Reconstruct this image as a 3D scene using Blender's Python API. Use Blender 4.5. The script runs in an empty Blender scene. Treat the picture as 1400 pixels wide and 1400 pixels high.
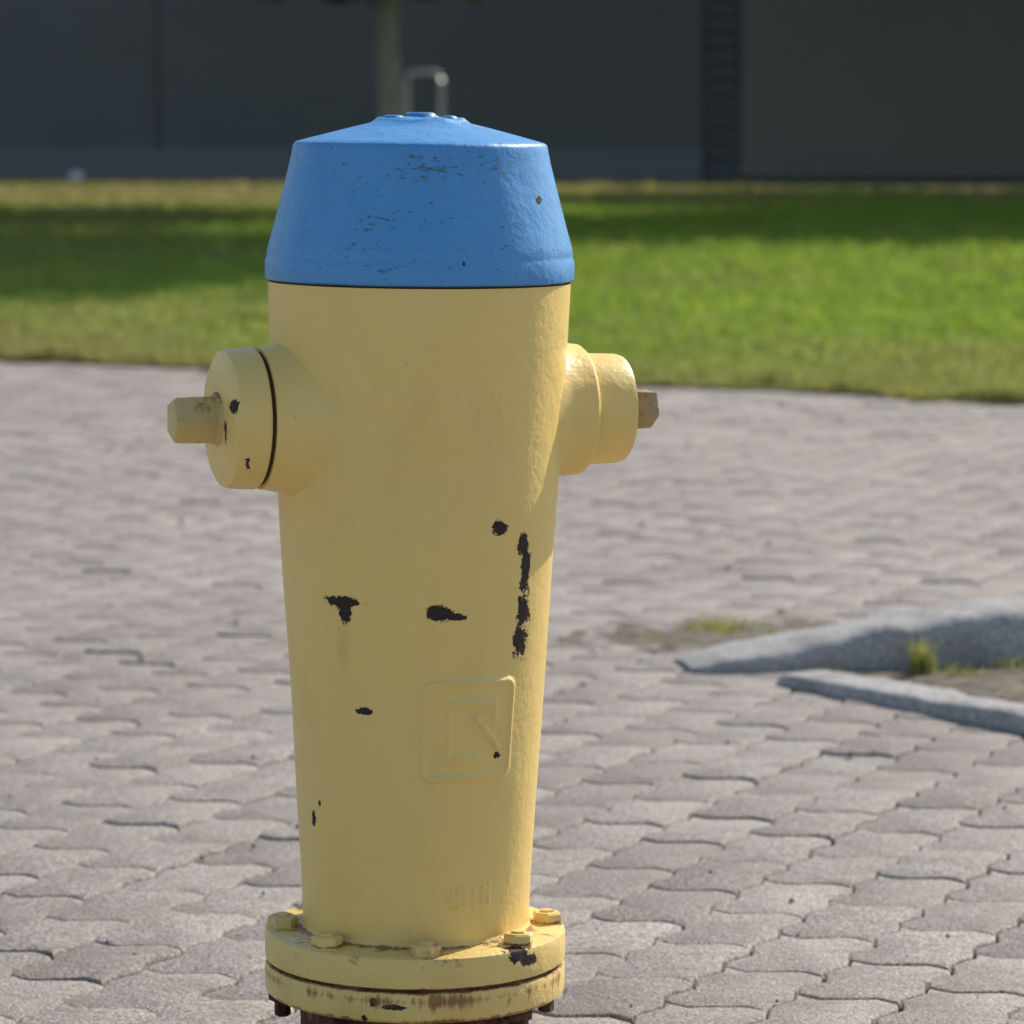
import bpy, bmesh, math, random
import numpy as np
from mathutils import Vector, Matrix, noise as mn
random.seed(7); rng=np.random.default_rng(7)
scene=bpy.context.scene
R=math.radians
H=1.09
# ------------------------------------------------------------ helpers
def link(o,parent=None):
    scene.collection.objects.link(o)
    if parent: o.parent=parent
    return o
def mesh_obj(name,verts,faces,mat=None,parent=None,smooth=None):
    me=bpy.data.meshes.new(name)
    me.from_pydata([tuple(v) for v in verts],[],[tuple(f) for f in faces]); me.update()
    o=bpy.data.objects.new(name,me)
    if mat: me.materials.append(mat)
    if smooth is not None:
        me.polygons.foreach_set('use_smooth',[True]*len(me.polygons))
        me.set_sharp_from_angle(angle=R(smooth))
    return link(o,parent)
def fast_mesh(name,verts,faces,mat,parent=None,smooth=False,attr=None):
    verts=np.asarray(verts,dtype=np.float32); faces=np.asarray(faces,dtype=np.int32)
    k=faces.shape[1]; me=bpy.data.meshes.new(name)
    me.vertices.add(len(verts)); me.vertices.foreach_set('co',verts.ravel())
    me.loops.add(faces.size); me.loops.foreach_set('vertex_index',faces.ravel())
    me.polygons.add(len(faces)); me.polygons.foreach_set('loop_start',np.arange(0,faces.size,k,dtype=np.int32))
    me.update(calc_edges=True)
    if smooth: me.polygons.foreach_set('use_smooth',np.ones(len(faces),dtype=bool))
    if attr is not None:
        a=me.attributes.new('rnd','FLOAT','POINT'); a.data.foreach_set('value',np.asarray(attr,dtype=np.float32))
    me.materials.append(mat)
    return link(bpy.data.objects.new(name,me),parent)
def lathe(name,prof,n,mat,parent=None,smooth=32,M=None,cap=True):
    verts=[];faces=[]
    for (r,z) in prof:
        for i in range(n):
            a=2*math.pi*i/n
            verts.append(Vector((r*math.cos(a),r*math.sin(a),z)))
    for j in range(len(prof)-1):
        for i in range(n):
            faces.append((j*n+i,j*n+(i+1)%n,(j+1)*n+(i+1)%n,(j+1)*n+i))
    if cap:
        faces.append(tuple(range(n-1,-1,-1))); faces.append(tuple((len(prof)-1)*n+i for i in range(n)))
    if M: verts=[M@v for v in verts]
    return mesh_obj(name,verts,faces,mat,parent,smooth)

class NT:
    def __init__(s,name):
        s.m=bpy.data.materials.new(name); s.m.use_nodes=True; s.t=s.m.node_tree; s.n=s.t.nodes
        s.n.clear(); s.out=s.n.new('ShaderNodeOutputMaterial'); s.b=s.n.new('ShaderNodeBsdfPrincipled')
        s.l(s.b.outputs[0],s.out.inputs[0])
        s.tc=s.n.new('ShaderNodeTexCoord')
    def l(s,a,b): s.t.links.new(a,b)
    def setin(s,sock,v):
        if hasattr(v,'is_output'): s.l(v,sock)
        elif isinstance(v,(tuple,list)) and sock.type=='RGBA': sock.default_value=(*v[:3],1)
        else: sock.default_value=v
    def noise(s,scale,detail=4,rough=.6,vec=None,stretch=None,dist=0):
        x=s.n.new('ShaderNodeTexNoise'); x.inputs['Scale'].default_value=scale
        x.inputs['Detail'].default_value=detail; x.inputs['Roughness'].default_value=rough
        x.inputs['Distortion'].default_value=dist
        v=vec if vec is not None else s.tc.outputs['Object']
        if stretch:
            mp=s.n.new('ShaderNodeMapping'); mp.inputs['Scale'].default_value=stretch; s.l(v,mp.inputs[0]); v=mp.outputs[0]
        s.l(v,x.inputs['Vector']); return x.outputs['Fac']
    def ramp(s,f,stops):
        x=s.n.new('ShaderNodeValToRGB'); e=x.color_ramp.elements
        while len(e)<len(stops): e.new(.5)
        for i,(p,c) in enumerate(stops):
            e[i].position=p; e[i].color=(*c,1) if isinstance(c,tuple) else (c,c,c,1)
        s.l(f,x.inputs[0]); return x.outputs[0]
    def math(s,op,a,b=0.0,c=None,clamp=False):
        x=s.n.new('ShaderNodeMath'); x.operation=op; x.use_clamp=clamp
        s.setin(x.inputs[0],a); s.setin(x.inputs[1],b)
        if c is not None: s.setin(x.inputs[2],c)
        return x.outputs[0]
    def mix(s,f,a,b,mode='MIX'):
        x=s.n.new('ShaderNodeMix'); x.data_type='RGBA'; x.blend_type=mode
        s.setin(x.inputs[0],f); s.setin(x.inputs[6],a); s.setin(x.inputs[7],b); return x.outputs[2]
    def bump(s,h,strength,dist,prev=None):
        x=s.n.new('ShaderNodeBump'); x.inputs['Strength'].default_value=strength; x.inputs['Distance'].default_value=dist
        s.l(h,x.inputs['Height'])
        if prev is not None: s.l(prev,x.inputs['Normal'])
        return x.outputs[0]
    def sep(s,v):
        x=s.n.new('ShaderNodeSeparateXYZ'); s.l(v,x.inputs[0]); return x.outputs
    def attr(s,nm):
        x=s.n.new('ShaderNodeAttribute'); x.attribute_name=nm; return x.outputs['Fac']
    def blob(s,spots):
        """min over ellipsoids of scaled distance"""
        cur=None
        for (c,r) in spots:
            a=s.n.new('ShaderNodeVectorMath'); a.operation='SUBTRACT'; s.l(s.tc.outputs['Object'],a.inputs[0]); a.inputs[1].default_value=c
            b=s.n.new('ShaderNodeVectorMath'); b.operation='MULTIPLY'; s.l(a.outputs[0],b.inputs[0]); b.inputs[1].default_value=(1/r[0],1/r[1],1/r[2])
            d=s.n.new('ShaderNodeVectorMath'); d.operation='LENGTH'; s.l(b.outputs[0],d.inputs[0])
            cur=d.outputs['Value'] if cur is None else s.math('MINIMUM',cur,d.outputs['Value'])
        return cur
    def fin(s,col,rough=.6,normal=None,spec=.5,metal=0):
        s.setin(s.b.inputs['Base Color'],col); s.setin(s.b.inputs['Roughness'],rough)
        s.b.inputs['Specular IOR Level'].default_value=spec; s.setin(s.b.inputs['Metallic'],metal)
        if normal is not None: s.l(normal,s.b.inputs['Normal'])
        return s.m

# ------------------------------------------------------------ materials
YEL=(.86,.615,.19)
def paint_mat(name,base,base2,spots=(),fleck=None,rustedges=0.0,peel=.25,zrust=None,stains=None):
    m=NT(name)
    n1=m.noise(5,4,.6); n2=m.noise(38,3,.65); n3=m.noise(16,4,.7,stretch=(1,1,.35))
    col=m.mix(m.ramp(n1,[(.35,0.),(.7,1.)]),base,base2)
    col=m.mix(m.math('MULTIPLY',m.ramp(n3,[(.52,0.),(.75,1.)]),.28),col,tuple(c*k for c,k in zip(base,(.78,.72,.62))))
    dark=m.mix(m.noise(120,2),(.010,.007,.007),(.050,.024,.018))
    rustc=m.mix(m.noise(60,3),(.12,.04,.013),(.42,.165,.035))
    mask=None
    if stains:
        d=m.blob(stains)
        f=m.math('MULTIPLY',m.ramp(d,[(.0,1.),(1.,0.)]),m.ramp(n3,[(.35,.15),(.65,1.)]))
        col=m.mix(m.math('MULTIPLY',f,.40),col,(.50,.27,.07))
    if spots:
        d=m.blob(spots)
        nz=m.math('MULTIPLY_ADD',m.noise(85,4,.8),2.4,-1.2)
        nz2=m.math('MULTIPLY_ADD',m.noise(28,2,.5),1.1,-.55)
        dd=m.math('ADD',m.math('ADD',d,nz),nz2)
        mask=m.ramp(dd,[(.90,1.),(.95,0.)])
        halo=m.ramp(dd,[(.90,1.),(1.0,0.)])
        col=m.mix(m.math('MULTIPLY',halo,.5),col,(.30,.14,.05))
        col=m.mix(mask,col,dark)
    if fleck:
        d=m.blob(fleck[0]); lo=m.ramp(d,[(.2,.085),(1.,0.)])
        hi=m.math('ADD',m.noise(fleck[1],5,.8,stretch=(1,1,2.6)),lo)
        f=m.ramp(hi,[(fleck[2],0.),(fleck[2]+.02,1.)])
        col=m.mix(f,col,fleck[3]); mask=f if mask is None else m.math('MAXIMUM',mask,f)
    if rustedges>0:
        re=m.noise(22,5,.75,stretch=(1,1,.8))
        f=m.ramp(re,[(1-rustedges,0.),(1-rustedges+.10,1.)])
        col=m.mix(m.math('MULTIPLY',f,.85),col,rustc)
    if zrust:
        x,y,z=m.sep(m.tc.outputs['Object'])
        for (z0,w,amt,st) in zrust:      # rust creeping from a seam, broken up and streaky
            dz=m.math('ABSOLUTE',m.math('SUBTRACT',z,z0))
            near=m.math('SUBTRACT',1.0,m.math('DIVIDE',dz,w),clamp=True)
            st_=m.noise(34,5,.8,stretch=(1,1,st))
            f=m.ramp(m.math('ADD',m.math('MULTIPLY',near,amt),st_),[(.90,0.),(1.15,1.)])
            col=m.mix(m.math('MULTIPLY',f,.9),col,rustc)
    sp=m.ramp(m.noise(230,2,.5),[(.72,0.),(.78,1.)])
    col=m.mix(m.math('MULTIPLY',sp,.35),col,(.12,.08,.04))
    b=m.bump(m.noise(9,2,.5),.5,.004)
    b=m.bump(n2,peel*1.6,.0028,b)
    b=m.bump(m.noise(170,2,.6),peel,.0008,b)
    if mask is not None:
        inv=m.math('SUBTRACT',1.0,mask); b=m.bump(inv,.9,.0016,b)
        rough=m.math('MULTIPLY_ADD',mask,.35,.42)
    else: rough=.42
    return m.fin(col,rough,b,.45)

body_spots=[((-.080,-.122,.566),(.021,.03,.0070)),((-.079,-.122,.557),(.008,.03,.014)),
 ((.024,-.143,.557),(.015,.03,.0085)),((.040,-.14,.553),(.015,.03,.004)),
 ((.085,-.124,.647),(.008,.02,.009)),((.111,-.105,.626),(.0065,.02,.014)),
 ((.1135,-.10,.588),(.0062,.02,.036)),((.1125,-.10,.555),(.0080,.02,.030)),((.110,-.10,.525),(.010,.02,.022)),
 ((-.058,-.13,.449),(.009,.02,.0045)),((-.115,-.075,.322),(.003,.02,.010)),((-.108,-.08,.34),(.002,.02,.004)),((.084,-.115,.398),(.004,.02,.004))]
body_spots=[((c[0]+.0055,c[1],c[2]),r) for c,r in body_spots]
stains=[((-.076,-.12,.52),(.010,.03,.035)),((-.15,-.05,.665),(.03,.06,.05)),((-.03,-.12,.20),(.06,.03,.02))]
M_body=paint_mat('painted_iron_yellow',YEL,(.83,.60,.205),body_spots,peel=.34,zrust=[(.186,.008,.55,1)],stains=stains)
fl_regions=[((-.045,-.15,.975),(.06,.06,.018)),((-.055,-.15,.945),(.035,.06,.012)),((.02,-.135,1.030),(.06,.06,.020)),((.085,-.11,1.03),(.03,.05,.015)),((.10,-.10,.965),(.02,.05,.02)),((0,0,1.085),(.07,.07,.014)),((-.04,-.15,.925),(.03,.05,.010))]
M_cap=paint_mat('painted_iron_blue',(.068,.285,.60),(.085,.32,.63),
   [((.128,-.085,.995),(.0035,.02,.005)),((.05,-.148,.93),(.002,.02,.003))],
   fleck=(fl_regions,80,.642,(.15,.21,.15)),peel=.42)
noz_spots=[((-.195,-.137,.775),(.009,.02,.009)),((-.178,-.140,.71),(.004,.02,.012)),((-.205,-.13,.745),(.0040,.02,.028)),((-.208,-.13,.775),(.0035,.02,.012)),
  ((-.205,-.13,.715),(.0045,.02,.010)),((-.19,-.1,.812),(.01,.02,.003))]
M_noz=paint_mat('painted_iron_nozzle',YEL,(.83,.60,.205),noz_spots,peel=.38,stains=[((-.19,-.13,.74),(.03,.03,.04))])
M_nut=paint_mat('painted_nut',(.78,.58,.20),(.55,.41,.17),rustedges=.46,peel=.5)
M_nut2=paint_mat('worn_nut',(.42,.30,.13),(.24,.17,.09),rustedges=.50,peel=.6)
M_fl=paint_mat('painted_flange',(.83,.60,.19),(.72,.52,.18),
   [((.112,-.118,.182),(.016,.02,.009)),((.125,-.105,.175),(.012,.02,.008)),((-.02,-.165,.134),(.016,.02,.003)),((-.04,-.165,.138),(.006,.02,.005)),((-.05,-.165,.120),(.005,.02,.005))],
   rustedges=.39,peel=.5,zrust=[(.151,.010,.58,.6),(.140,.034,.44,.15),(.118,.010,.50,.5),(.190,.006,.55,1)],
   stains=[((-.06,-.16,.13),(.05,.06,.03)),((.06,-.16,.135),(.04,.06,.03)),((-.14,-.09,.14),(.03,.06,.03)),((0,-.14,.19),(.12,.03,.01))])
m=NT('rusted_iron'); n=m.noise(45,5,.75)
c=m.ramp(n,[(.35,(.03,.014,.010)),(.5,(.085,.034,.022)),(.62,(.16,.07,.05)),(.75,(.40,.28,.12))])
M_rust=m.fin(c,.85,m.bump(n,1,.004),.3)
m=NT('dark_gasket'); M_gap=m.fin(m.mix(m.noise(60,2),(.02,.014,.01),(.07,.04,.02)),.9)

# pavers
m=NT('concrete_pavers'); rn=m.attr('rnd')
base=m.ramp(rn,[(0.,(.32,.27,.235)),(.35,(.40,.345,.30)),(.7,(.43,.375,.325)),(1.,(.50,.435,.38))])
ag=m.noise(230,3,.8); ag2=m.noise(60,3,.7); lg=m.noise(.9,3,.6); md=m.noise(7,4,.75)
col=m.mix(m.ramp(ag,[(.40,.85),(.5,0.)]),base,(.065,.055,.05))
col=m.mix(m.ramp(ag,[(.56,0.),(.66,.85)]),col,(.78,.71,.64))
col=m.mix(m.ramp(ag2,[(.5,0.),(.72,.6)]),col,(.16,.13,.11))
col=m.mix(m.ramp(md,[(.48,0.),(.66,.50)]),col,(.19,.16,.13))
col=m.mix(m.ramp(lg,[(.42,0.),(.68,.35)]),col,(.19,.165,.14))
M_pav=m.fin(col,.72,m.bump(ag2,.75,.005,m.bump(ag,1.,.003)),.5)
m=NT('paving_bed'); x,y,z=m.sep(m.tc.outputs['Object'])
br=m.n.new('ShaderNodeTexBrick'); br.inputs['Scale'].default_value=1; br.inputs['Brick Width'].default_value=.235; br.inputs['Row Height'].default_value=.155
br.inputs['Mortar Size'].default_value=.006; br.inputs['Color1'].default_value=(.37,.32,.28,1); br.inputs['Color2'].default_value=(.30,.26,.22,1); br.inputs['Mortar'].default_value=(.06,.05,.04,1)
m.l(m.tc.outputs['Object'],br.inputs['Vector'])
out=m.math('MAXIMUM',m.math('GREATER_THAN',m.math('ABSOLUTE',x),7.9),m.math('LESS_THAN',y,.6))
sand=m.mix(m.noise(40,3),(.035,.03,.022),(.12,.095,.07))
M_bed=m.fin(m.mix(out,sand,br.outputs[0]),.9)
m=NT('soil'); n=m.noise(18,5,.7)
M_soil=m.fin(m.ramp(n,[(.3,(.09,.074,.056)),(.55,(.22,.185,.145)),(.75,(.34,.295,.24))]),.95,m.bump(m.noise(60,4,.7),1,.012),.2)
m=NT('granite'); g=m.noise(170,3,.7); g2=m.noise(9,3,.6)
c=m.ramp(g,[(.34,(.17,.165,.16)),(.5,(.40,.385,.36)),(.66,(.60,.58,.54))])
c=m.mix(m.ramp(g2,[(.45,0.),(.75,.6)]),c,(.21,.195,.17))
M_gran=m.fin(c,.8,m.bump(m.noise(60,4,.7),.8,.007),.4)
def lawn_color(m,vec):
    n=m.noise(.35,3,.5,vec=vec); n2=m.noise(2.2,4,.65,vec=vec)
    x,y,z=m.sep(vec)
    green=m.mix(m.ramp(n2,[(.3,0.),(.7,1.)]),(.13,.24,.026),(.33,.47,.05))
    dry=m.mix(n2,(.26,.215,.09),(.40,.33,.155))
    edge=m.math('MULTIPLY_ADD',x,.532,y)          # distance from the paving edge
    nearf=m.ramp(m.math('MULTIPLY_ADD',edge,.2,-2.94),[(.0,.75),(.30,.50),(.7,.05),(1.,0.)])
    farf=m.ramp(m.math('MULTIPLY_ADD',y,.05,-1.9),[(.0,0.),(.3,.75),(1.,.9)])
    leftf=m.ramp(m.math('MULTIPLY_ADD',x,-.25,.1),[(0.,0.),(1.,.40)])
    f=m.math('ADD',m.math('ADD',nearf,farf),m.math('ADD',leftf,m.math('MULTIPLY_ADD',n,2.0,-1.05)),clamp=True)
    return m.mix(f,green,dry)
m=NT('lawn_ground'); c=m.mix(.45,lawn_color(m,m.tc.outputs['Object']),(.06,.05,.025))
M_lawn=m.fin(c,.95,m.bump(m.noise(30,3,.7),1,.03),.1)
m=NT('grass_blades'); c=lawn_color(m,m.tc.outputs['Object']); rn=m.attr('rnd')
c=m.mix(m.math('MULTIPLY',rn,.40),c,(.45,.47,.10))
m.fin(c,.5,None,.35)
tr=m.n.new('ShaderNodeBsdfTranslucent'); m.l(c,tr.inputs[0]); ms=m.n.new('ShaderNodeMixShader'); ms.inputs[0].default_value=.5
m.l(m.b.outputs[0],ms.inputs[1]); m.l(tr.outputs[0],ms.inputs[2]); m.l(ms.outputs[0],m.out.inputs[0]); M_grass=m.m
m=NT('ground_far'); M_ground=m.fin(m.mix(m.noise(.05,5),(.05,.07,.02),(.10,.10,.045)),.95)
m=NT('leaves'); rn=m.attr('rnd'); c=m.ramp(rn,[(0.,(.025,.05,.012)),(.6,(.05,.10,.02)),(1.,(.10,.15,.03))]); m.fin(c,.6,None,.2)
tr=m.n.new('ShaderNodeBsdfTranslucent'); m.l(c,tr.inputs[0]); ms=m.n.new('ShaderNodeMixShader'); ms.inputs[0].default_value=.3
m.l(m.b.outputs[0],ms.inputs[1]); m.l(tr.outputs[0],ms.inputs[2]); m.l(ms.outputs[0],m.out.inputs[0]); M_leaf=m.m
m=NT('bark'); n=m.noise(14,4,.7,stretch=(3,3,.6)); M_bark=m.fin(m.ramp(n,[(.3,(.20,.17,.14)),(.7,(.50,.44,.36))]),.9,m.bump(n,1,.03),.2)
def clad(name,c1,c2):
    m=NT(name); n=m.noise(.6,3,.6); n2=m.noise(3,3,.6,stretch=(.3,1,6))
    c=m.mix(n,c1,c2); c=m.mix(m.math('MULTIPLY',n2,.35),c,tuple(v*.5 for v in c1))
    return m.fin(c,.6,m.bump(n2,.3,.01),.4)
M_w1=clad('cladding_blue_grey',(.150,.155,.148),(.20,.202,.19))
M_w2=clad('cladding_grey',(.22,.205,.18),(.27,.25,.215))
M_w3=clad('cladding_dark',(.085,.095,.095),(.12,.13,.13))
M_con=clad('concrete_plinth',(.19,.20,.205),(.23,.24,.24))
m=NT('galvanised'); M_galv=m.fin(m.mix(m.noise(20,2),(.42,.43,.44),(.55,.56,.57)),.45,None,.5,.6)
m=NT('white_paint'); M_white=m.fin(m.mix(m.noise(20,2),(.75,.75,.73),(.85,.85,.83)),.5)
m=NT('glass_dark'); M_glass=m.fin(m.mix(m.noise(.5,2),(.02,.025,.03),(.03,.035,.04)),.1)

# ------------------------------------------------------------ hydrant
hyd=bpy.data.objects.new('fire_hydrant',None); link(hyd)
hyd.location=(-.1095,4.0,0); hyd.rotation_euler=(0,R(.55),0)
prof_z=[.185,.20,.225,.428,.562,.70,.83,.905]
prof_r=[.1255,.1255,.1265,.1380,.1470,.1553,.1625,.1655]
zs=np.concatenate([[.183,.188],np.linspace(.192,.903,640)])
aF=np.linspace(R(-62),R(62),430); aB=np.linspace(R(62),R(298),110)[1:-1]
ang=np.concatenate([aF,aB])              # 0 = -Y side, + = +X
def caps(s,t,a,b,w):
    a=np.array(a);b=np.array(b);d=b-a;L=(d**2).sum()
    h=np.clip(((s-a[0])*d[0]+(t-a[1])*d[1])/L,0,1)
    D=np.hypot(s-a[0]-h*d[0],t-a[1]-h*d[1]); return 1/(1+np.exp(np.clip((D-w)/.0006,-50,50)))
def ss(x): return 1/(1+np.exp(-np.clip(x,-50,50)))
A,Z=np.meshgrid(ang,zs)
rr1=np.interp(zs,prof_z,prof_r); k=np.ones(41)/41; pad=np.pad(rr1,20,mode='edge'); rr1=np.convolve(pad,k,'valid'); RR=np.repeat(rr1[:,None],len(ang),1)
AA=np.where(A>math.pi,A-2*math.pi,A)
hgt=np.zeros_like(RR)
ca=R(26); s=(AA-ca)*.139; t=Z-.428
d=np.hypot(np.maximum(np.abs(s)-.043,0),np.maximum(np.abs(t)-.043,0))-.012
hgt+=.0032*np.exp(-((d+.003)/.0036)**2)+.0011*ss(-d/.0012)
def rect(hx,hy,w):
    q=np.maximum(np.abs(s-.002)-hx,np.abs(t+.001)-hy); return np.exp(-(q/w)**2)
cut=1-ss((s-.012)/.002)*ss((.008-t)/.002)*ss((s-.0)/.002)
hgt+=.0030*rect(.027,.031,.0036)*(cut*.9+.1)
hgt+=.0034*caps(s,t,(.006,.014),(.036,-.022),.0034)+.0018*caps(s,t,(.006,.014),(.030,.020),.002)
s2=(AA-R(29))*.130; t2=Z-.243
def digit(x0,segs,w=.0014,am=.0018):
    global hgt
    for p,q in segs:
        hgt+=am*caps(s2,t2,(x0+p[0],p[1]),(x0+q[0],q[1]),w)
W=.008;h2=.0095
three=[((0,h2),(W,h2)),((W,h2),(W,-h2)),((W*.3,0),(W,0)),((0,-h2),(W,-h2))]
zero=[((0,h2),(W,h2)),((W,h2),(W,-h2)),((0,-h2),(W,-h2)),((0,h2),(0,-h2))]
one=[((W/2,h2),(W/2,-h2))]
for i,dg in enumerate([three,zero,one,zero]): digit(-.030+i*.0155,dg)
digit(.004,[((0,-.022),(.003,-.012)),((.006,-.022),(.003,-.012))],.0008,.0008)
s2=AA*.157; t2=Z-.775-.012*np.cos(AA*1.6)
for i,x0 in enumerate(np.linspace(-.085,.085,9)):
    hh=.011
    sg=random.choice([[((0,hh),(.005,-hh)),((.005,-hh),(.010,hh))],[((0,-hh),(0,hh)),((0,hh),(.009,-hh)),((.009,-hh),(.009,hh))],[((0,-hh),(.005,hh)),((.005,hh),(.010,-hh))]])
    digit(x0,sg,.0011,.0010)
hgt=np.clip(hgt,0,.0048)
hgt+=.0006*np.sin(A*3+Z*9)+.0004*np.sin(A*7-Z*23+1)
RR=RR+hgt
X=RR*np.sin(A);Y=-RR*np.cos(A)
V=np.stack([X,Y,Z],-1).reshape(-1,3); na=len(ang); nz=len(zs)
J,I=np.meshgrid(np.arange(nz-1),np.arange(na),indexing='ij'); I2=(I+1)%na
F=np.stack([J*na+I,J*na+I2,(J+1)*na+I2,(J+1)*na+I],-1).reshape(-1,4)
fast_mesh('barrel',V,F,M_body,hyd,True)
lathe('bonnet_joint',[(.150,.900),(.1635,.900),(.1635,.9075),(.150,.9075)],96,M_gap,hyd)
pc=[(.150,.905),(.1655,.9052),(.1682,.9072),(.1688,.912),(.1686,.926),(.1670,.9300),(.1664,.9330),(.1668,.9360),(.1650,.9440),(.1600,.9620),(.1540,.985),(.1475,1.010),(.1425,1.030),(.1395,1.0440),(.1385,1.0500),(.1372,1.0530),(.1345,1.0548),
    (.125,1.0575),(.100,1.0640),(.075,1.0705),(.055,1.0755),(.050,1.0785),(.047,1.0805),(.030,1.0818),(.004,1.0822)]
bon=lathe('bonnet',pc,160,M_cap,hyd,40)
for v in bon.data.vertices:
    nn=mn.noise(Vector(v.co)*14)*.0011
    rr=math.hypot(v.co.x,v.co.y)
    if rr>.02: v.co.x*=1+nn/rr; v.co.y*=1+nn/rr
    v.co.z+=mn.noise(Vector(v.co)*40)*(.0025 if rr<.06 else .0003)
lathe('operating_nut',[(.020,1.078),(.018,1.0850),(.014,1.0872),(.006,1.0862),(.002,1.0862)],7,M_cap,hyd,60,Matrix.Rotation(.5,4,'Z'))
for i,(ax,ay,rr_) in enumerate([(.031,-.01,.010),(-.028,-.02,.012),(.012,.03,.009),(-.036,.006,.007)]):
    lathe('bonnet_lug_%d'%(i+1),[(rr_,1.078),(rr_*.85,1.0825),(rr_*.4,1.0840)],9,M_cap,hyd,70,Matrix.Translation((ax,ay,0)))
def nozzle(tag,azim,zc,prof_base,prof_cap,nrot,nr,nl_,nmat):
    ax=Vector((math.sin(azim),-math.cos(azim),0))
    rot=ax.to_track_quat('Z','Y').to_matrix().to_4x4()
    M=Matrix.Translation((0,0,zc))@rot
    lathe('nozzle_base_'+tag,prof_base,96,M_noz,hyd,35,M)
    L0=prof_base[-1][1]; g=prof_cap[0][0]
    lathe('nozzle_gasket_'+tag,[(g,L0-.004),(g,L0+.006)],64,M_gap,hyd,30,M)
    lathe('nozzle_cap_'+tag,prof_cap,96,M_noz,hyd,28,M)
    e=prof_cap[-1][1]
    lathe('nozzle_nut_collar_'+tag,[(nr*1.16,e-.003),(nr*1.08,e+.003),(nr*.9,e+.0045)],40,nmat,hyd,30,M)
    lathe('nozzle_nut_'+tag,[(nr*1.02,e-.002),(nr,e+nl_*.6),(nr*.98,e+nl_-.003),(nr*.90,e+nl_),(.002,e+nl_+.0002)],5,nmat,hyd,25,M@Matrix.Rotation(R(nrot),4,'Z'))
az=R(-70)
nozzle('left',az,.757,
  [(.105,.085),(.112,.108),(.102,.120),(.0935,.134),(.0865,.148),(.0810,.162),(.0778,.176),(.0768,.1835)],
  [(.0725,.1875),(.0752,.1885),(.0768,.1908),(.0765,.200),(.0755,.216),(.0735,.2225),(.066,.2265),(.040,.2290),(.004,.2300)],215,.0262,.049,M_nut)
nozzle('right',az+math.pi,.760,
  [(.105,.085),(.106,.110),(.094,.122),(.0860,.134),(.0790,.146),(.0745,.158),(.0735,.174),(.0725,.184),(.0690,.188)],
  [(.0605,.1880),(.0610,.1895),(.0622,.1912),(.0618,.205),(.0610,.230),(.0590,.2360),(.050,.2390),(.035,.2405),(.004,.2410)],200,.0235,.036,M_nut2)
lathe('upper_flange',[(.120,.1530),(.1640,.1530),(.1665,.1545),(.1672,.160),(.1672,.182),(.1655,.1860),(.1620,.1875),(.1340,.1885),(.1290,.1900),(.1262,.1945),(.120,.1945)],128,M_fl,hyd,35)
lathe('flange_gasket',[(.120,.148),(.1625,.148),(.1625,.1545),(.120,.1545)],96,M_rust,hyd,30)
lathe('lower_flange',[(.120,.1160),(.1630,.1160),(.1660,.1185),(.1668,.122),(.1668,.145),(.1655,.1485),(.1620,.1495),(.120,.1495)],128,M_fl,hyd,35)
stp=lathe('lower_barrel',[(.150,-.02),(.150,.004),(.134,.020),(.1275,.045),(.1275,.085),(.1290,.105),(.1300,.1175)],96,M_rust,hyd,50)
for i in range(8):
    a=R(6+45*i); bx=.1475*math.sin(a); by=-.1475*math.cos(a)
    tw=random.uniform(0,1.5); tilt=Matrix.Rotation(random.uniform(-.07,.07),4,'X')
    M=Matrix.Translation((bx,by,.1870))@tilt@Matrix.Rotation(tw,4,'Z')
    lathe('flange_bolt_%d'%(i+1),[(.0185,-.001),(.0185,.0015),(.0170,.0020),(.0170,.0110),(.0150,.0130),(.0085,.0133),(.0080,.0155),(.003,.0160)],6,M_nut if i%3==0 else M_fl,hyd,25,M)
    M=Matrix.Translation((bx,by,.0))
    lathe('flange_nut_%d'%(i+1),[(.0060,.086),(.0090,.0875),(.0090,.104),(.0155,.1045),(.0160,.1165)],6,M_rust,hyd,25,M)

# ------------------------------------------------------------ ground + paving
def sheet(name,pts,z,mat):
    return mesh_obj(name,[(x,y,z) for x,y in pts],[tuple(range(len(pts)))],mat)
sheet('ground',[(-900,-900),(900,-900),(900,900),(-900,900)],-.06,M_ground)
EDGE=lambda x:14.68-.532*x
sheet('paving_bed',[(-40,-30),(40,-30),(40,EDGE(40)+3),(20,EDGE(20)+.5),(-40,EDGE(-40)+.5)],-.011,M_bed)
PW,PL=.135,.205; rot=R(-24); cr,sr=math.cos(rot),math.sin(rot)
def tri(u): u=u-math.floor(u); return 4*abs(u-.5)-1
def warp(a,b):
    return a+.0085*tri(b/(PL/2)+.25), b+.0165*tri(a/PW+.25)
def outline(a0,a1,b0,b1):
    pts=[]
    n_=8
    for i in range(n_): pts.append((a0+(a1-a0)*i/n_,b0))
    for i in range(n_): pts.append((a1,b0+(b1-b0)*i/n_))
    for i in range(n_): pts.append((a1-(a1-a0)*i/n_,b1))
    for i in range(n_): pts.append((a0,b1-(b1-b0)*i/n_))
    return pts
def in_bed(wx,wy):
    return wx>.60 and wy>7.02-1.35*(wx-.55) and wy<7.22+.25*(wx-.55)
verts=[];faces=[];rn=[];NO=32
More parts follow.
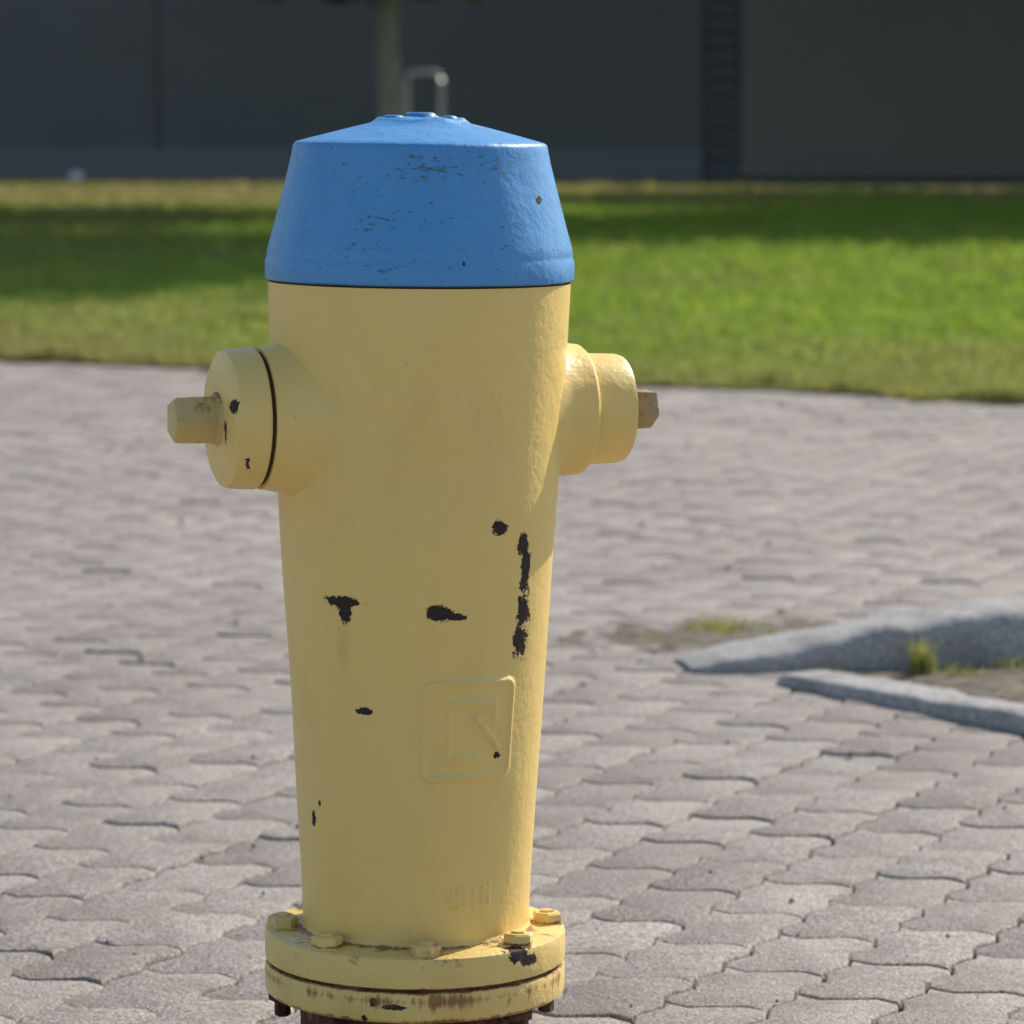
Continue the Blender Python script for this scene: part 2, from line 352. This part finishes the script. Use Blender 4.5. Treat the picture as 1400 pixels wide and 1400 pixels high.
for j in range(-25,140):
    for i in range(-100,100):
        a0=i*PW; b0=j*PL+(PL*.5 if i%2 else 0)
        ca_,cb_=a0+PW/2,b0+PL/2
        wx=cr*ca_-sr*cb_; wy=sr*ca_+cr*cb_
        if abs(wx)>8 or wy<.5 or wy>EDGE(wx)+.12: continue
        if in_bed(wx,wy): continue
        base=len(verts); dz=random.gauss(0,.0013); tx=random.gauss(0,.007); ty=random.gauss(0,.007)
        v=min(1,max(0,random.gauss(.5,.27))); jx=random.gauss(0,.0009); jy=random.gauss(0,.0009)
        und=.010*mn.noise(Vector((wx*.5,wy*.5,0)))
        for ins,z in ((.0018,-.03),(.0018,-.0040),(.0034,-.0012),(.0064,0.)):
            for (a,b) in outline(a0+ins,a0+PW-ins,b0+ins,b0+PL-ins):
                A_,B_=warp(a,b)
                e=mn.noise(Vector((A_*60,B_*60,3)))*.0026
                X_=cr*(A_+e+jx)-sr*(B_+e+jy); Y_=sr*(A_+e+jx)+cr*(B_+e+jy)
                verts.append((X_,Y_,z+dz+und*.5+(X_-wx)*tx+(Y_-wy)*ty)); rn.append(v)
        for k_ in range(3):
            for q in range(NO):
                faces.append((base+k_*NO+q,base+k_*NO+(q+1)%NO,base+(k_+1)*NO+(q+1)%NO,base+(k_+1)*NO+q))
        faces.append(tuple(base+3*NO+q for q in range(NO)))
o=mesh_obj('paving',verts,faces,M_pav,None,50)
a=o.data.attributes.new('rnd','FLOAT','POINT'); a.data.foreach_set('value',rn)
# scattered grit and bits of dry leaf lying on the paving
vs=[];fs=[]
for i in range(900):
    x=random.uniform(-3,3.5); y=random.uniform(3.2,13); s_=random.uniform(.002,.006)*(1 if random.random()<.85 else 2)
    if y>EDGE(x) or in_bed(x,y): continue
    b=len(vs); z=.0035+s_*.3; r=[random.uniform(.6,1.2)*s_ for _ in range(5)]
    for q in range(5): vs.append((x+r[q]*math.cos(q*1.2566),y+r[q]*math.sin(q*1.2566),.002))
    vs.append((x,y,z+s_*.5))
    for q in range(5): fs.append((b+q,b+(q+1)%5,b+5))
mesh_obj('grit',vs,fs,M_soil,None)

# ------------------------------------------------------------ kerb island
def kerb_stone(name,path,width,parent,seed):
    """path: list of (x,y,height)"""
    P=[Vector((p[0],p[1],0)) for p in path]; Ls=[(P[i+1]-P[i]).length for i in range(len(P)-1)]; tot=sum(Ls)
    nl=max(10,int(tot/.015))
    sec=[(-.5,-.03),(-.5,.2),(-.49,.5),(-.47,.76),(-.42,.90),(-.34,.97),(-.17,1.01),(0,1.03),(.17,1.02),(.34,.98),(.43,.90),(.485,.7),(.5,.3),(.5,-.03)]
    vs=[];fs=[]
    for i in range(nl+1):
        L=tot*i/nl; k_=0; l=L
        while k_<len(Ls)-1 and l>Ls[k_]: l-=Ls[k_]; k_+=1
        u=min(1,l/Ls[k_]); C=P[k_].lerp(P[k_+1],u); h=path[k_][2]*(1-u)+path[k_+1][2]*u
        d=(P[min(k_+1,len(P)-1)]-P[k_]).normalized(); nrm=Vector((-d.y,d.x,0))
        end=min(L,tot-L); rd=min(1,end/.04)**.5
        for (w,z) in sec:
            zz=z*h*(.75+.25*rd) if z>0 else -.04
            ww=w*width*(.80+.20*rd)
            Q=C+nrm*ww+Vector((0,0,zz))
            nn=mn.noise(Vector((Q.x*11+seed,Q.y*11,Q.z*11)))*.010+mn.noise(Vector((Q.x*45+seed,Q.y*45,Q.z*45)))*.004
            Q+=nrm*nn*(1 if w>0 else -1)
            if z>.1: Q.z+=nn*.6
            vs.append(Q)
    m_=len(sec)
    for i in range(nl):
        for k_ in range(m_-1): fs.append((i*m_+k_,(i+1)*m_+k_,(i+1)*m_+k_+1,i*m_+k_+1))
    fs.append(tuple(range(m_-1,-1,-1))); fs.append(tuple(nl*m_+k_ for k_ in range(m_)))
    return mesh_obj(name,vs,[f[::-1] for f in fs],M_gran,parent,70)
kb=bpy.data.objects.new('granite_kerb',None); link(kb)
kerb_stone('back_stone_1',[(.335,7.13,.012),(.55,7.175,.048),(.75,7.215,.085),(.95,7.265,.106),(1.55,7.41,.115)],.21,kb,1)
kerb_stone('back_stone_2',[(1.56,7.413,.115),(2.9,7.74,.115)],.19,kb,9)
kerb_stone('front_stone_1',[(.54,6.945,.022),(1.15,6.10,.035)],.11,kb,13)
kerb_stone('front_stone_2',[(1.157,6.09,.035),(1.9,5.05,.045)],.11,kb,17)
vs=[];fs=[];n1=60
c0=Vector((.52,7.02));c1=Vector((3.0,7.70));c2=Vector((1.95,5.02))
for i in range(n1+1):
    for j in range(n1+1):
        u=i/n1;w=j/n1
        P_=c0.lerp(c1,u).lerp(c0.lerp(c2,u),w)
        z=.000+.022*u+mn.noise(Vector((P_.x*6,P_.y*6,0)))*.012+mn.noise(Vector((P_.x*25,P_.y*25,0)))*.006
        vs.append((P_.x,P_.y,z-.004))
for i in range(n1):
    for j in range(n1):
        q=i*(n1+1)+j; fs.append((q,q+1,q+n1+2,q+n1+1))
mesh_obj('planting_bed',vs,fs,M_soil,None,180)
vs=[];fs=[];n1=60
for i in range(n1+1):
    for j in range(n1+1):
        x=.10+.85*i/n1; y=7.2+.75*j/n1
        e=1-((x-.50)/.38)**2-((y-7.50)/.30)**2
        z=.005*min(e*1.5,1)+mn.noise(Vector((x*14,y*14,2)))*.006+mn.noise(Vector((x*45,y*45,2)))*.004-.0015
        vs.append((x,y,max(z,-.02)))
for i in range(n1):
    for j in range(n1):
        q=i*(n1+1)+j; fs.append((q,q+n1+1,q+n1+2,q+1))
mesh_obj('washed_soil',vs,fs,M_soil,None,180)

# ------------------------------------------------------------ grass
def blades(name,px,py,pz,hh,ww,lean=.5):
    n=len(px); th=rng.uniform(0,2*math.pi,n); ph=rng.uniform(0,2*math.pi,n); ln=hh*rng.uniform(.1,lean,n)
    dx,dy=np.cos(th)*ww/2,np.sin(th)*ww/2
    lx,ly=np.cos(ph)*ln,np.sin(ph)*ln
    v=np.stack([np.stack([px-dx,py-dy,pz],-1),np.stack([px+dx,py+dy,pz],-1),
      np.stack([px+lx*.35+dx*.7,py+ly*.35+dy*.7,pz+hh*.6],-1),np.stack([px+lx*.35-dx*.7,py+ly*.35-dy*.7,pz+hh*.6],-1),
      np.stack([px+lx,py+ly,pz+hh],-1)],1).reshape(-1,3)
    b=np.arange(n)*5
    f=np.concatenate([np.stack([b,b+1,b+2],-1),np.stack([b,b+2,b+3],-1),np.stack([b+3,b+2,b+4],-1)])
    return fast_mesh(name,v,f,M_grass,None,False,np.repeat(rng.random(n),5))
sheet('lawn',[(-120,EDGE(-40)+.0),(-40,EDGE(-40)),(16,EDGE(16)),(60,EDGE(16)),(120,90),(-120,90)],.012,M_lawn)
N=240000
u=rng.random(N)
dist=36.0*u**1.7
xx=rng.uniform(-1,1,N)*(4.6+dist*.16)
edge_w=.09*np.sin(xx*7)+.07*np.sin(xx*19+1)+.12*np.sin(xx*2.3)
yy=EDGE(xx)+dist+edge_w
clump=np.array([mn.noise(Vector((x*3.0,y*3.0,0))) for x,y in zip(xx,yy)])
hh=(.035+.03*rng.random(N))*(1+1.1*np.clip(clump,-.6,1))*(1+.012*dist)
ww=.0085+.0013*dist
blades('lawn_grass',xx,yy,np.full(N,.0),hh,ww,.9)
def tuft(cx,cy,rx,ry,n,h,z=0):
    r=np.sqrt(rng.random(n))*rng.random(n)**.3; t=rng.uniform(0,2*math.pi,n)
    return cx+rx*r*np.cos(t),cy+ry*r*np.sin(t),np.full(n,z),h*rng.uniform(.3,1,n)
T=[tuft(.44,7.62,.08,.10,160,.036),tuft(.55,7.50,.06,.07,60,.025),tuft(.33,7.45,.08,.05,30,.02),
   tuft(.80,7.04,.03,.04,130,.080),tuft(.87,7.02,.05,.04,40,.03),tuft(.60,7.02,.05,.03,30,.02),
   tuft(1.0,7.1,.08,.04,40,.03),tuft(1.2,6.9,.2,.12,120,.04),tuft(1.5,6.7,.3,.3,400,.06),tuft(.95,6.75,.06,.07,20,.02),tuft(1.9,6.6,.4,.4,400,.08)]
px,py,pz,ph_=[np.concatenate(c) for c in zip(*T)]
blades('weeds',px,py,pz,ph_,np.full(len(px),.004),.8)

# ------------------------------------------------------------ trees
def tube(verts,faces,pts,rads,n=10):
    base=len(verts)
    for k_,(p,r) in enumerate(zip(pts,rads)):
        d=(pts[min(k_+1,len(pts)-1)]-pts[max(k_-1,0)]).normalized()
        a=d.orthogonal().normalized(); b=d.cross(a)
        for i in range(n):
            t=2*math.pi*i/n; verts.append(p+(a*math.cos(t)+b*math.sin(t))*r)
    for k_ in range(len(pts)-1):
        for i in range(n):
            faces.append((base+k_*n+i,base+k_*n+(i+1)%n,base+(k_+1)*n+(i+1)%n,base+(k_+1)*n+i))
def tree(x,y,tr,bot,top,cr_,nl=16000,seed=1,leaf=.22,name='deciduous_tree'):
    rs=random.Random(seed); e=bpy.data.objects.new(name,None); link(e); e.location=(x,y,0)
    V_=[];F_=[]
    pts=[Vector((0,0,-.1)),Vector((0,0,.15))]+[Vector((rs.gauss(0,.02)*k_,rs.gauss(0,.02)*k_,top*.88*k_/7)) for k_ in range(1,8)]
    tube(V_,F_,pts,[tr*1.35,tr*1.1]+[tr*(1-.12*k_) for k_ in range(1,8)],14)
    mid=(bot+top)/2; hz=(top-bot)/2; ends=[]
    for i in range(22):
        z0=rs.uniform(bot+.1,top*.8) if bot<top*.75 else bot; a=rs.uniform(0,6.28); ln=cr_*rs.uniform(.55,.95)
        rise=rs.uniform(.2,.7); p=[Vector((0,0,z0))]
        for k_ in range(1,5):
            q=k_/4; p.append(Vector((math.cos(a)*ln*q+rs.gauss(0,.06),math.sin(a)*ln*q+rs.gauss(0,.06),min(z0+ln*rise*q,top-.2))))
        tube(V_,F_,p,[tr*.35*(1-.2*k_) for k_ in range(5)],6); ends+=p[2:]
    mesh_obj('trunk',V_,F_,M_bark,e,60)
    cl=[]
    while len(cl)<130:
        v=Vector((rs.uniform(-1,1),rs.uniform(-1,1),rs.uniform(-1,1)))
        if v.length>1 or v.length<.25: continue
        wob=1+.25*mn.noise(v*2+Vector((seed,0,0)))
        cl.append((v.x*cr_*wob,v.y*cr_*wob,mid+v.z*hz*wob))
    cl+= [tuple(p) for p in ends]
    cl=np.array(cl); ci=rng.integers(0,len(cl),nl); cs=rng.uniform(.40,.8,len(cl))*cr_*.27
    off=rng.normal(0,1,(nl,3)); P=cl[ci]+off*cs[ci][:,None]*.8
    P[:,2]=np.maximum(P[:,2],bot-.05+rng.uniform(0,.3,nl))
    d1=rng.normal(0,1,(nl,3)); d1/=np.linalg.norm(d1,axis=1)[:,None]; d2=np.cross(d1,rng.normal(0,1,(nl,3))); d2/=np.linalg.norm(d2,axis=1)[:,None]
    s_=leaf*rng.uniform(.6,1.2,nl)[:,None]
    v=np.stack([P-d1*s_*.5,P+d2*s_*.3,P+d1*s_*.5,P-d2*s_*.3],1).reshape(-1,3); b=np.arange(nl)*4
    fast_mesh('foliage',v,np.stack([b,b+1,b+2,b+3],-1),M_leaf,e,False,np.repeat(np.clip(rng.random(nl)*.6+rng.random(len(cl))[ci]*.4,0,1),4))
tree(-1.02,31.5,.115,2.12,6.6,3.3,24000,3)
tree(-1.36,40.0,.10,2.7,7.8,3.4,22000,4)
tree(5.4,34.3,.20,9.0,14.8,3.5,28000,21,.27)
tree(8.4,38.7,.16,3.1,9.0,3.7,24000,5,.25)
tree(11.6,43.5,.17,3.1,9.5,3.9,24000,8,.25)
tree(9.0,49.0,.15,3.1,9.0,3.5,20000,15,.25)
tree(14.0,51.0,.15,3.1,9.0,3.5,18000,16,.25)
tree(-7.2,38.5,.15,3.0,7.5,2.6,14000,11)

# ------------------------------------------------------------ building
bd=bpy.data.objects.new('clad_building',None); link(bd); BY=56.0
def siding(name,x0,x1,z0,z1,step,mat,yo=0.):
    vs=[];fs=[];z=z0
    while z<z1-1e-6:
        zt=min(z+step,z1); b=len(vs)
        for (yy_,zz) in ((BY+yo-.045,z),(BY+yo-.020,zt-.045),(BY+yo+.035,zt-.040),(BY+yo+.035,zt)):
            vs+= [(x0,yy_,zz),(x1,yy_,zz)]
        for k_ in range(3): fs.append((b+2*k_,b+2*k_+1,b+2*k_+3,b+2*k_+2))
        if zt<z1-1e-6: fs.append((b+6,b+7,b+9,b+8))
        z=zt
    mesh_obj(name,vs,fs,mat,bd)
def box(name,x0,x1,y0,y1,z0,z1,mat,parent):
    bm=bmesh.new(); bmesh.ops.create_cube(bm,size=1)
    for v in bm.verts: v.co=Vector(((x0+x1)/2+v.co.x*(x1-x0),(y0+y1)/2+v.co.y*(y1-y0),(z0+z1)/2+v.co.z*(z1-z0)))
    bmesh.ops.bevel(bm,geom=bm.edges[:],offset=min(.01,(x1-x0)*.1,(y1-y0)*.1,(z1-z0)*.1),segments=1,affect='EDGES')
    me=bpy.data.meshes.new(name); bm.to_mesh(me); bm.free(); me.materials.append(mat)
    return link(bpy.data.objects.new(name,me),parent)
BH=4.6
box('core',-26,30,BY+.06,BY+18,-.05,BH-.05,M_w3,bd)
siding('wall_panel_1',-26,-5.40,.48,BH,.17,M_w1)
siding('wall_panel_2',-5.36,2.90,.48,BH,.17,M_w1)
siding('wall_panel_3',3.48,12.0,.12,BH,.17,M_w2)
siding('wall_panel_4',12.06,30,.12,BH,.17,M_w2)
siding('louvre_bay',2.94,3.44,.12,BH,.24,M_w3,.01)
box('plinth_left',-26,2.9,BY-.10,BY+.059,-.05,.47,M_con,bd)
box('plinth_right',2.92,30,BY-.06,BY+.059,-.05,.115,M_w3,bd)
box('coping',-26.1,30.1,BY-.12,BY+18.1,BH+.003,BH+.22,M_w3,bd)
for x in (-14,-18.5,16,21):
    box('window_frame',x-1.1,x+1.1,BY-.09,BY-.048,1.2,2.9,M_galv,bd); box('window_glass',x-1.02,x+1.02,BY-.105,BY-.093,1.28,2.82,M_glass,bd)
hp=bpy.data.objects.new('bicycle_rack',None); link(hp); hp.location=(-1.12,47,0)
V_=[];F_=[]; w=.22; top=1.56; pts=[Vector((-w,0,-.05)),Vector((-w,0,.8)),Vector((-w,0,top-.10)),Vector((-w+.03,0,top-.03)),Vector((-w+.10,0,top)),Vector((w-.10,0,top)),Vector((w-.03,0,top-.03)),Vector((w,0,top-.10)),Vector((w,0,.8)),Vector((w,0,-.05))]
tube(V_,F_,pts,[.035]*len(pts),12); mesh_obj('hoop',V_,F_,M_galv,hp,60)
V_=[];F_=[]; tube(V_,F_,[Vector((-w,0,.75)),Vector((w,0,.75))],[.022]*2,10); mesh_obj('crossbar',V_,F_,M_galv,hp,60)
for sx in (-w,w): lathe('foot_plate',[(.07,0),(.07,.02),(.04,.024)],16,M_galv,hp,30,Matrix.Translation((sx,0,.012)))
bm=bmesh.new(); bmesh.ops.create_icosphere(bm,subdivisions=3,radius=.12)
for v in bm.verts: v.co*=1+.18*mn.noise(v.co*9); v.co.z*=.85
me=bpy.data.meshes.new('white_boulder'); bm.to_mesh(me); bm.free(); me.materials.append(M_white)
o=bpy.data.objects.new('white_boulder',me); link(o); o.location=(-6.3,53.2,.09)

# ------------------------------------------------------------ light
AZ,EL=43,38
sd=Vector((math.sin(R(AZ))*math.cos(R(EL)),math.cos(R(AZ))*math.cos(R(EL)),math.sin(R(EL))))
L=bpy.data.lights.new('sun','SUN'); L.energy=5.0; L.angle=R(.5); L.color=(1,.93,.82)
lo=bpy.data.objects.new('sun',L); link(lo); lo.rotation_euler=sd.to_track_quat('Z','Y').to_euler()
w_=bpy.data.worlds.new('World'); scene.world=w_; w_.use_nodes=True; nt=w_.node_tree; bg=nt.nodes['Background']
sk=nt.nodes.new('ShaderNodeTexSky'); sk.sky_type='NISHITA'; sk.sun_disc=False; sk.sun_elevation=R(EL); sk.sun_rotation=R(AZ)
nt.links.new(sk.outputs[0],bg.inputs[0]); bg.inputs[1].default_value=.15
# ------------------------------------------------------------ camera
cd=bpy.data.cameras.new('camera'); cam=bpy.data.objects.new('camera',cd); link(cam); scene.camera=cam
cd.sensor_width=36; cd.lens=36*5000/1400; cd.clip_end=3000; cd.clip_start=.05
cam.location=(0,0,H); cam.rotation_euler=(R(90-6.28),0,0)
cd.dof.use_dof=True; cd.dof.focus_distance=3.90; cd.dof.aperture_fstop=8
scene.view_settings.view_transform='Standard'; scene.view_settings.look='None'; scene.view_settings.exposure=0
